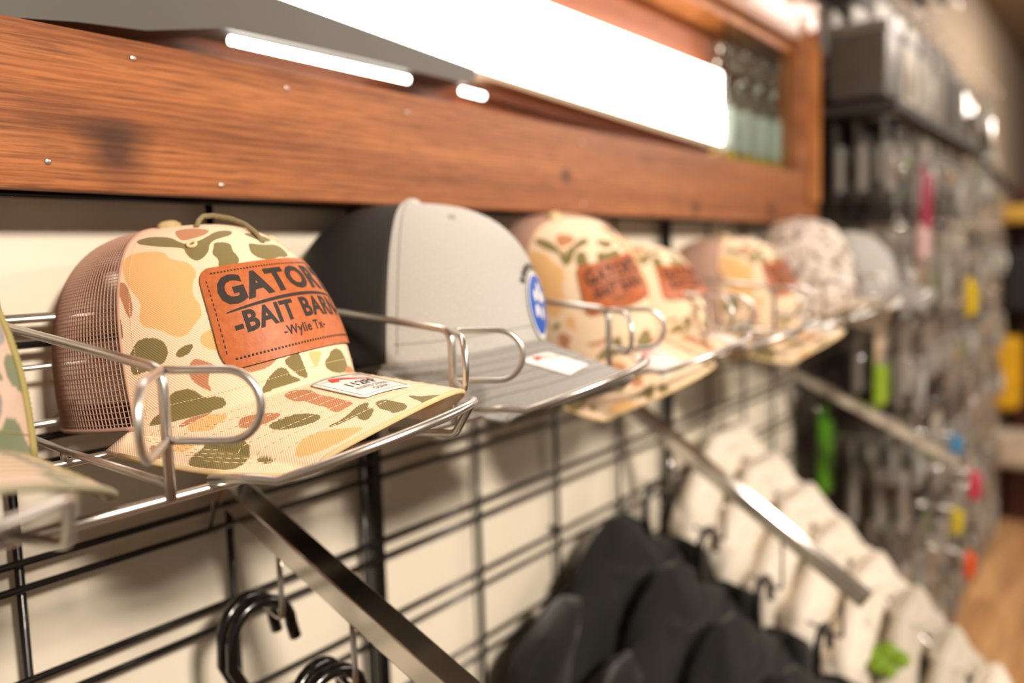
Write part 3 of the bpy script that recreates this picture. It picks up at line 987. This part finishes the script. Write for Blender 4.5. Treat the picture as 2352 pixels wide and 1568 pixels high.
h2 = Cap(cx=.2787, cy=-.0763, cz=.0945, pitch=-.0045, yaw=.3605, a=.0779, b=.1111, H=.1324, e1=.718, e2=.807, shift=-.0028, L=.0697, arch=.0201, droop=.3731, tb=1.5, aw=.0841, roll=-.1306)
c2 = build_cap(h2, 'light grey and black mesh trucker cap with round blue badge, second from the front', 'grey', 2, pat=False,
               stick=[(-.052, .106), (-.032, .122), (-.026, .153), (-.0475, .1425)])
# round badge
bdg = M['badge'] = mat('badge_blue', (28, 82, 176), .5)
tc0, sc0 = -.10, .135
bp_ = lambda r, a, d: h2.off(tc0 + r * math.cos(a) / .100, sc0 + r * math.sin(a) / .165, d)
def disc(name, r0, r1, m, d, parent, a0=0, a1=2 * math.pi, n=40):
    P = np.array([[bp_(r, a, d) for a in np.linspace(a0, a1, n)] for r in np.linspace(r0, r1, 5)])
    return grid_mesh(name, P, m, parent)
b_ = disc('badge', .0002, .0200, bdg, .0018, c2)
b_['label'] = 'round blue badge with white marks'
disc('badge_rim', .0198, .0212, M['white_print'], .0019, b_)
for i, (rr, aa) in enumerate([(.007, .4), (.009, 1.6), (.009, 2.7), (.010, 3.8), (.008, 5.0), (.003, 1)]):
    P = np.array([[h2.off(tc0 + (rr * math.cos(aa) + r * math.cos(a)) / .1, sc0 + (rr * math.sin(aa) + r * 1.3 * math.sin(a)) / .165, .0021) for a in np.linspace(0, 2 * np.pi, 12)] for r in (.0001, .0032)])
    grid_mesh('white_mark', P, M['white_print'], b_)
for k in range(9):
    a = math.radians(150 - 13 * k)
    P = np.array([[h2.off(tc0 + (r * math.cos(q)) / .1, sc0 + (r * math.sin(q)) / .165, .0016) for q in (a, a - .13)] for r in (.0245, .0300)])
    grid_mesh('arched_mark', P, M['black_print'], b_)

CG = 'caps standing in a row on the wire rack'
STK = [(-.022, .104), (.010, .104), (.010, .146), (-.022, .146)]
caps = [
    (dict(cx=.5384, cy=-.0709, cz=.1086, pitch=-.165, yaw=-.2359, roll=.257, H=.1319, L=.060), 'duck camo cap with tilted leather patch just behind the grey cap', 'camo', (-.16, .54, .23, .52)),
    (dict(cx=.6393, cy=-.0789, cz=.0857, pitch=-.0216, yaw=-.0771, roll=-.0371, H=.1093, L=.0409), 'lower duck camo cap tucked close behind the tilted camo cap', 'camo', (-.2, .47, .22, .5)),
    (dict(cx=.9539, cy=-.0787, cz=.0785, pitch=-.0549, yaw=.0428, roll=.1223, H=.1264, L=.053), 'blurred duck camo cap with wide brown mesh, fifth along the rack', 'camo', (-.2, .5, .22, .52)),
]
for pr_, lab, st_, sk in caps:
    build_cap(Cap(**dict(base, **pr_)), lab, st_, 3, stick=STK, pat=sk)
c6 = build_cap(Cap(**dict(base, cx=1.2279, cy=-.0859, cz=.0782, pitch=.0461, yaw=-.3035, roll=-.2214, H=.150, L=.0542)), 'pale digital desert camo cap, tall and blurred near the rack end', 'digital', 3, pat=False, stick=STK)
c7 = build_cap(Cap(**dict(base, cx=1.4178, cy=-.1105, cz=.085, pitch=.0578, yaw=.5602, roll=-.0187, L=.0601)), 'small blurred grey cap with black mesh at the far end of the rack', 'grey', 3, pat=False)
h0 = Cap(**dict(base, cx=-.1009, cy=-.0762, cz=.0786, pitch=.0704, yaw=-.0675, roll=-.0535, H=.1199, L=.0683, droop=.1039, arch=.0178, aw=.0811))
c0 = build_cap(h0, 'green and pink camo cap cropped by the left picture edge', 'full', 2, pat=False, pal=PAL_G)
ob = MB()
ob.tube([tuple(h0.off(.84, s, .001)) for s in np.linspace(.0, .6, 30)], .0016, 6)
dashes(ob, lambda u: tuple(h0.off(.84 + .018, u, .002)), .0, .6, 46, .5, .0007)
ob.build('edge_binding', M['thread_olive'], c0)

# ------------------------------------------------------------------ chrome arms
arms = []


def arm(x, p0, p1, label):
    """rectangular tube sloping down and out from the grid"""
    r = tag(empty('display_arm', (x, p0[0], p0[1])), label, 'display arm', 'chrome waterfall arms on the grid')
    L = math.hypot(p1[0] - p0[0], p1[1] - p0[1])
    ang = math.atan2(p1[1] - p0[1], -(p1[0] - p0[0]))
    r.rotation_euler = (-ang * 1, 0, 0)
    # local: -y outwards
    MB().box((-.0105, -L, -.0085), (.0105, .002, .0085), .0012).build('bar', M['chrome'], r)
    MB().box((-.0112, -L - .003, -.0092), (.0112, -L, .0092), .0018).build('end_cap', M['chrome'], r)
    MB().box((-.0145, -.004, -.03), (-.0106, .003, .03), .001).build('bracket', M['chrome'], r)
    MB().box((.0106, -.004, -.03), (.0145, .003, .03), .001).build('bracket', M['chrome'], r)
    return r


ARM = {1: (.146, (-.006, .0135), (-.36, -.139)), 2: (.762, (-.004, -.014), (-.315, -.223)), 3: (1.43, (-.006, -.058), (-.312, -.207)), 4: (1.05, (-.006, -.115), (-.49, -.525))}
AO = {1: arm(*ARM[1], 'nearest chrome arm sloping out under the duck camo cap'), 2: arm(*ARM[2], 'middle chrome arm carrying the dark jackets'), 3: arm(*ARM[3], 'furthest chrome arm with pink-tinged tip before the hanging packages'), 4: arm(*ARM[4], 'low chrome arm hidden among the front white shirts')}


def arm_z(i, y):
    x, a, b = ARM[i]
    return a[1] + (b[1] - a[1]) * (y - a[0]) / (b[0] - a[0])


def drop_hook(i, y, drop, arm_o):
    """rod under the arm with a short ball-ended peg back towards the grid"""
    x, a, b = ARM[i]
    zt = arm_z(i, y)
    mb = MB()
    P = bend([Vector((x, y, zt - .008)), Vector((x, y, zt - drop)), Vector((x, y + .038, zt - drop + .010))], .006, 4)
    mb.tube(P, .0022, 8)
    mb.lathe([(.0003, -.003), (.003, -.002), (.0036, 0), (.003, .002), (.0003, .003)], (x, y + .039, zt - drop + .0105), 10)
    o = mb.build('drop_hook', M['chrome'], arm_o)
    o.matrix_parent_inverse = arm_world[i].inverted()
    return (x, y + .02, zt - drop + .007)


def hanger(loc, label, group, wide=.17, black=True, rot=0.0, dy=0.0):
    """large plastic hook over the peg, moulded shoulders below; loc is the peg top"""
    x, y, z = loc
    r = tag(empty('clothes_hanger', (x - .008, y + dy, z + .006)), label, 'hanger', group)
    r.rotation_euler = (0, 0, rot)
    bm_ = M['black_plastic'] if black else M['zinc']
    R_ = .024
    P = [Vector((R_ + .003, 0, -R_ - .012))] + arc((0, 0, -R_), R_, 0, math.pi, 12, (1, 0, 0), (0, 0, 1)) + [Vector((-R_ - .001, 0, -R_ - .018)), Vector((-R_ * .55, 0, -R_ - .042)), Vector((0, 0, -R_ - .052)), Vector((0, 0, -R_ - .066))]
    MB().tube(P, .0046, 10).build('hook', bm_, r)
    b0 = -R_ - .066
    body = MB()
    for sgn in (-1, 1):
        pts = [Vector((0, 0, b0)), Vector((sgn * .018, 0, b0 - .002)), Vector((sgn * .045, 0, b0 - .014)), Vector((sgn * .085, 0, b0 - .035)), Vector((sgn * wide, 0, b0 - .085))]
        body.tube(bend(pts, .02, 4), .0045, 8)
    body.tube([(-wide, 0, b0 - .087), (wide, 0, b0 - .087)], .0032, 8)
    body.build('shoulder_bar', bm_, r)
    return r


bpy.context.view_layer.update()
arm_world = {i: a_.matrix_world.copy() for i, a_ in AO.items()}
HG = 'bare black hangers on the nearest arm'
n1 = ('hook nearest the grid', 'second hook from the grid')
for k, (y, dr) in enumerate(((-.062, .066), (-.137, .066), (-.212, .066), (-.287, .066))):
    L_ = drop_hook(1, y, dr, AO[1])
    if k < 2:
        hanger(L_, 'bare black plastic hanger, inner one on the nearest arm\'s ' + n1[k], HG, .17, rot=.10, dy=.010)
        hanger(L_, 'bare black plastic hanger, outer one on the nearest arm\'s ' + n1[k], HG, .17, rot=-.12, dy=-.006)

# ------------------------------------------------------------------ garments
M['black_cloth'] = noisy('dark_fleece', (22, 23, 17), (14, 15, 11), 60, .95, .3, sheen=.1)
M['white_cloth'] = noisy('white_jersey', (238, 230, 216), (228, 218, 202), 30, .9, .1)
M['grey_cloth'] = noisy('light_grey_jersey', (206, 198, 184), (196, 188, 172), 40, .9, .1)
M['lime_print'] = noisy('lime_print', (128, 160, 24), (104, 138, 16), 160, .6)


def loft(rings):
    n = len(rings[0])
    V = [p for r in rings for p in r]
    F = [(i * n + j, i * n + (j + 1) % n, (i + 1) * n + (j + 1) % n, (i + 1) * n + j) for i in range(len(rings) - 1) for j in range(n)]
    F += [tuple(range(n))[::-1], tuple((len(rings) - 1) * n + j for j in range(n))]
    return V, F


def garment(name, label, cat, group, loc, cloth, hw=.235, th=.022, length=.55, slope=.075, seed=0, hood=False, sleeves=True, rot=0.0, sag=0.0):
    rg = random.Random(seed)
    r = tag(empty(name, loc), label, cat, group)
    r.rotation_euler = (0, 0, rot)
    ph = [rg.uniform(0, 6.28) for _ in range(6)]
    rings = []
    N = 56
    zs = [0, -.006, -.014, -.024, -.036, -.05, -.066, -.085, -.11, -.15, -.2, -.28, -.36, -.45, -length]
    for z in zs:
        d = -z
        if d < slope + .012:
            w_ = .060 + (hw - .060) * min(1, d / (slope + .012)) ** .9
        else:
            w_ = hw - .012 * min(1, (d - slope) / .2)
        t_ = th * (0.5 + .5 * min(1, d / .08)) * (1 + .25 * min(1, d / .4))
        ring = []
        for j in range(N):
            a = 2 * math.pi * j / N
            ca, sa = math.cos(a), math.sin(a)
            x = w_ * math.copysign(abs(ca) ** .75, ca)
            y = t_ * math.copysign(abs(sa) ** .8, sa)
            amp = (.010 if hood else .0045) * min(1, d / .15) * (1 + d)
            y += amp * math.sin(x * 38 + ph[0] + d * 3) + amp * .6 * math.sin(x * 71 + ph[1] - d * 5)
            x += .006 * math.sin(d * 22 + ph[2]) * min(1, d / .1)
            zz = z - (.01 * math.sin(3 * a + ph[3]) if d > .3 else 0) - sag * (x / hw) ** 2 * .3
            ring.append((x, y, zz))
        rings.append(ring)
    V, F = loft(rings)
    b = mesh_obj('body', V, F, cloth, r, True)
    nk = MB()
    nk.tube([(.060 * math.cos(a), .018 * math.sin(a) , -.004 - .018 * (1 if math.sin(a) < 0 else .2) * abs(math.sin(a))) for a in np.linspace(0, 2 * math.pi, 20, endpoint=False)], .0065, 8, closed=True)
    nk.build('collar', cloth, r)
    if sleeves:
        for sgn in (-1, 1):
            rings = []
            for k in range(12):
                u = k / 11
                cx = sgn * (hw - .05 + .085 * u ** .8 * (1 if hood else .35))
                cz = -slope + .010 - (.30 if not hood else .48) * u ** 1.15
                wx, wy = .052 - .012 * u, th + .002 - .002 * u
                ring = []
                for j in range(20):
                    a = 2 * math.pi * j / 20
                    rr = 1 + .12 * math.sin(5 * a + ph[4] + k) + .08 * math.sin(k * 1.7 + ph[5])
                    ring.append((cx + wx * rr * math.cos(a), wy * rr * math.sin(a), cz + .030 * math.cos(a) * -sgn))
                rings.append(ring)
            V, F = loft(rings)
            mesh_obj('sleeve', V, F, cloth, r, True)
    if hood:
        rings = []
        for k in range(9):
            u = k / 8
            rad = .085 * math.sin(math.pi * (.12 + .86 * u)) + .012
            ring = []
            for j in range(24):
                a = 2 * math.pi * j / 24
                rr = 1 + .13 * math.sin(4 * a + ph[0] + k) + .07 * math.sin(7 * a + ph[1])
                ring.append((rad * 1.15 * rr * math.cos(a), .012 + rad * .36 * rr * math.sin(a), -.115 + .155 * u))
            rings.append(ring)
        V, F = loft(rings)
        mesh_obj('hood', V, F, cloth, r, True)
        MB().lathe([(.0005, -.003), (.005, -.002), (.006, 0), (.005, .002), (.0005, .003)], (-.05, -.034, -.09), 12, 'y').build('snap', M['zinc'], r)
    return r


JG = 'dark jackets on the middle arm'
for k, (y, dr) in enumerate(((-.072, .075), (-.146, .075), (-.219, .075), (-.291, .070))):
    nm = ('against the grid', 'second from the grid', 'third from the grid', 'closest to the arm tip')[k]
    L_ = drop_hook(2, y, dr, AO[2])
    hanger(L_, 'black hanger of the dark jacket %s on the middle arm' % nm, 'hangers on the middle arm', .14)
    garment('hooded_jacket', 'blackish green hooded jacket %s on the middle arm' % nm, 'jacket', JG, (.67, L_[1], L_[2] - .058), M['black_cloth'], .225, .025, .6, .055, seed=k + 3, hood=True)
nn = ('against the wall', 'second from the wall', 'third from the wall', 'fourth from the wall', 'fifth from the wall', 'with lime green print, sixth from the wall', 'seventh from the wall', 'second from the outer end', 'outermost of all')
LIMEG = None
for k in range(9):
    y = -.035 - .054 * k
    z = arm_z(4, y)
    g_ = garment('shirt', ('white shirt %s on the hidden shirt arm' if k < 5 else 'pale grey shirt %s on the hidden shirt arm') % nn[k], 'shirt', 'white and pale grey shirts in the bottom right', (1.05 + .006 * ((k * 7) % 3), y, z + .034), M['white_cloth'] if k < 5 or k in (7, ) else M['grey_cloth'], .172, .0275, .7, .075, seed=k + 20)
    if k == 5:
        LIMEG = g_
LP = MB()
for (dy, dz, r) in ((-.012, .0, .014), (.006, .008, .016), (.022, -.002, .013), (.036, -.012, .012), (.012, -.016, .015), (-.002, -.022, .012)):
    LP.lathe([(.0003, -.0012), (r, -.0010), (r, .0010), (.0003, .0012)], (0, 0, 0), 14)
    n_ = 4 * 14
    for q in range(len(LP.V) - n_, len(LP.V)):
        x_, y_, z_ = LP.V[q]
        LP.V[q] = (z_, x_ + dy, y_ + dz)
lp_ = LP.build('lime_print', M['lime_print'], LIMEG)
lp_.location = (-.121, 0, -.036)
lp_.rotation_euler = (0, math.radians(63), 0)

# ------------------------------------------------------------------ hanging packages on the far wall
ppal = [(176, 168, 156), (120, 112, 102), (88, 80, 72), (198, 188, 174), (104, 98, 92), (142, 132, 118), (70, 64, 58), (128, 134, 108), (156, 140, 124)]
pms = [noisy('package_card', c, tuple(int(v * .8) for v in c), 60, .4) for c in ppal]
M['blister'] = mat('blister_plastic', (225, 222, 214), .06, trans=.6, ior=1.4, coat=.5)


def card_mesh(wd, ht):
    o = MB().box((-wd / 2, -.001, -ht), (wd / 2, .001, 0), .0008).build('card', M['white_print'])
    me = o.data
    bpy.data.objects.remove(o)
    return me


def blister_mesh(wd, ht):
    o = MB().box((-wd * .38, -.016, -ht * .9), (wd * .38, -.001, -ht * .3), .005).build('blister', M['blister'])
    me = o.data
    bpy.data.objects.remove(o)
    return me


def lure_mesh(wd, ht, m):
    prof = [(.0003, 0), (wd * .10, ht * .05), (wd * .16, ht * .16), (wd * .15, ht * .3), (wd * .07, ht * .42), (.0003, ht * .48)]
    o = MB().lathe(prof, (0, -.009, -ht * .84), 10).build('bait', m)
    me = o.data
    bpy.data.objects.remove(o)
    return me


pcol = ['pale tan', 'grey brown', 'dark brown', 'cream', 'dark taupe', 'tan', 'near black', 'dull green', 'brown']
rown = ['top ledge', 'second', 'third', 'fourth', 'fifth', 'sixth', 'lowest', 'uppermost']
sizes = [(.075, .19), (.09, .16), (.062, .20), (.085, .13)]
cards = {}
lm = [mat('bait_' + n, c, .35) for n, c in (('olive', (110, 118, 60)), ('clear', (170, 160, 150)), ('silver', (190, 190, 186)), ('brown', (110, 74, 50)), ('amber', (160, 120, 70)))]


def package(x, y, z, mi, si, label, group, special=None):
    key = (mi, si, special)
    wd, ht = sizes[si]
    if key not in cards:
        cm = card_mesh(wd, ht)
        cm.materials[0] = special or pms[mi]
        cards[key] = (cm, blister_mesh(wd, ht), lure_mesh(wd, ht, lm[(mi + si) % 5]))
    r = tag(empty('lure_package', (x, y, z)), label, 'package', group)
    r.rotation_euler = (rnd.uniform(-.04, .04), 0, rnd.uniform(-.12, .12))
    cm, bm_, lm_ = cards[key]
    put('card', cm, r)
    put('blister', bm_, r)
    put('bait', lm_, r)
    return r


sect = tag(empty('slat_panel', (0, 0, 0)), 'dark display panel behind the hanging tackle packages on the right', 'display panel')
slm = noisy('slat_brown', (74, 64, 54), (60, 52, 44), 6, .6)
for k in range(16):
    z = -1.3 + k * .135
    MB().box((1.535, .012, z), (3.3, WY - .001, z + .122), .002).build('slat', slm, sect)
hookm = None
rows = [.66, .44, .22, 0.0, -.22, -.44, -.66, .90]
PG = 'tackle packages on the far wall'
for ri, z in enumerate(rows):
    for ci in range(12 if ri < 7 else 5):
        x = 1.60 + ci * .135 + (ri % 2) * .03
        L = .20 if ri > 1 else .16
        if hookm is None:
            hookm = MB()
            hookm.tube([(0, .012, 0), (0, -L, .004), (0, -L - .004, .016)], .0022, 6)
            hookm.lathe([(.0003, -.004), (.005, -.003), (.0062, 0), (.005, .003), (.0003, .004)], (0, -L - .004, .020), 10)
            hh = hookm.build('peg_hook', M['chrome'])
            hk0 = hh
        else:
            hh = hk0.copy()
            COL.objects.link(hh)
        hh.location = (x, 0, z)
        tag(hh, 'chrome peg hook, %s from the grid end in the %s row of packages' % (ORD[ci], rown[ri]), 'hook', 'peg hooks on the far wall')
        mi, si = rnd.randrange(len(pms)), rnd.randrange(4)
        for q in range(2 if ci > 4 else 3):
            package(x, -L + .025 + q * .045, z - .004, mi, si, '%s tackle package, %s on the %s hook of the %s row' % (pcol[mi], ('front', 'second', 'third')[q], ORD[ci], rown[ri]), PG)

# picked-out bright items (position, size, colour, label)
bright = [
    ((2.098, -.225, .10), (.075, .10), (236, 206, 20), 'yellow tackle package with orange foot beside the rack end'),
    ((1.60, -.022, -.16), (.055, .20), (92, 160, 30), 'dark green tackle strip just right of the grid end'),
    ((1.60, -.135, .015), (.07, .17), (170, 206, 60), 'lime green tackle package with beige header under the rack end'),
    ((1.72, -.255, -.215), (.045, .07), (70, 150, 200), 'small blue package near the far arm tip'),
    ((1.888, -.27, -.33), (.045, .07), (226, 56, 96), 'pink red tackle package low beside the display end'),
    ((1.757, -.255, -.385), (.04, .06), (226, 206, 40), 'small yellow package above the orange one'),
    ((1.881, -.265, -.52), (.05, .06), (250, 100, 30), 'bright orange package lowest beside the wooden floor'),
    ((1.737, -.185, .35), (.045, .16), (170, 60, 84), 'magenta tackle package hanging above the grey cap'),
    ((1.70, -.19, .225), (.07, .08), (226, 196, 190), 'pale pink package under the magenta one'),
]
for i, (p, (wd, ht), c, lab) in enumerate(bright):
    r = tag(empty('lure_package', p), lab, 'package')
    mm = mat('bright_card', c, .4)
    MB().box((-wd / 2, -.001, -ht), (wd / 2, .001, 0), .0008).build('card', mm, r)
    MB().box((-wd * .4, -.018, -ht * .92), (wd * .4, -.001, -ht * (.45 if i == 2 else .14)), .005).build('blister', mat('tinted_blister', c, .2, coat=.4), r)
    MB().box((-wd / 2, -.0022, -ht * (.42 if i == 2 else .12)), (wd / 2, -.0009, -.002)).build('header', mat('header_card', (226, 196, 170) if i == 2 else tuple(int(v * .8) for v in c), .5), r)
    MB().tube([(0, .0, -.004), (0, .03 - p[1] * .9, -.004)], .002, 6).build('hook_stem', M['chrome'], r)

# big dark boxes on the top row and things beyond
for k in range(6):
    x = 1.60 + .16 * k
    b = tag(empty('storage_bin', (x, -.10, .47)), 'box in muted card, %s from the grid end on the upper ledge' % ORD[k], 'box', 'boxes on the far ledge')
    MB().box((-.062, -.055, 0), (.062, .055, .14), .004).build('box_body', pms[[6, 3, 0, 5, 6, 4][k]], b)
    MB().box((-.064, -.057, .125), (.064, .057, .145), .003).build('lid', pms[4], b)
tag(MB().box((1.56, -.17, .445), (2.75, .012, .468), .003).build('ledge', M['dark_panel']), 'dark ledge under the row of boxes on the far panel', 'shelf')
rod = tag(empty('landing_net', (0, 0, 0)), 'black landing net handle leaning out above the packages at right', 'net')
MB().tube([(2.2, -.10, .66), (2.5, -.13, .60), (2.85, -.15, .48)], .016, 10).build('handle', M['black_plastic'], rod)
MB().tube(arc((3.0, -.15, .42), .12, 0, 2 * math.pi, 24, (1, 0, -.2), (0, .6, .7)), .008, 8).build('hoop', M['black_plastic'], rod)

# counter and goods beyond the end of the wall
cn = tag(empty('counter', (5.2, -.90, -1.4)), 'dark red base cabinet standing on the wooden floor at far right', 'counter')
redm = noisy('dark_red_laminate', (74, 34, 22), (60, 26, 18), 4, .5)
MB().box((0, -1.2, .0), (.6, .9, .30), .005).build('plinth', redm, cn)
MB().box((-.04, -1.25, .30), (.64, .92, .34), .004).build('counter_top', redm, cn)
MB().box((.15, -1.2, .34), (.6, .9, 1.9), .0).build('back_unit', redm, cn)
for (y, z, sx, sz, c, lab, nm, cat) in ((-.10, -1.06, .34, .20, (206, 190, 170), 'cream coloured cushion-like bag on the dark red base', 'cream_bag', 'bag'),
                               (.0, -.74, .13, .40, (222, 170, 16), 'tall yellow tackle bag hanging over the dark red cabinet', 'yellow_bag', 'bag'),
                               (-.12, -.20, .30, .34, (18, 18, 18), 'black rounded case high on the dark cabinet at right', 'black_case', 'case'),
                               (-.08, .28, .5, .1, (190, 150, 60), 'yellowish box lying at the top of the far cabinet', 'yellow_box', 'box')):
    o = MB().box((5.02, y - sx / 2, z), (5.19 if z < -1 else 5.34, y + sx / 2, z + sz), .03).build(nm, noisy(nm + '_cloth', c, tuple(int(v * .85) for v in c), 12, .7))
    tag(o, lab, cat)
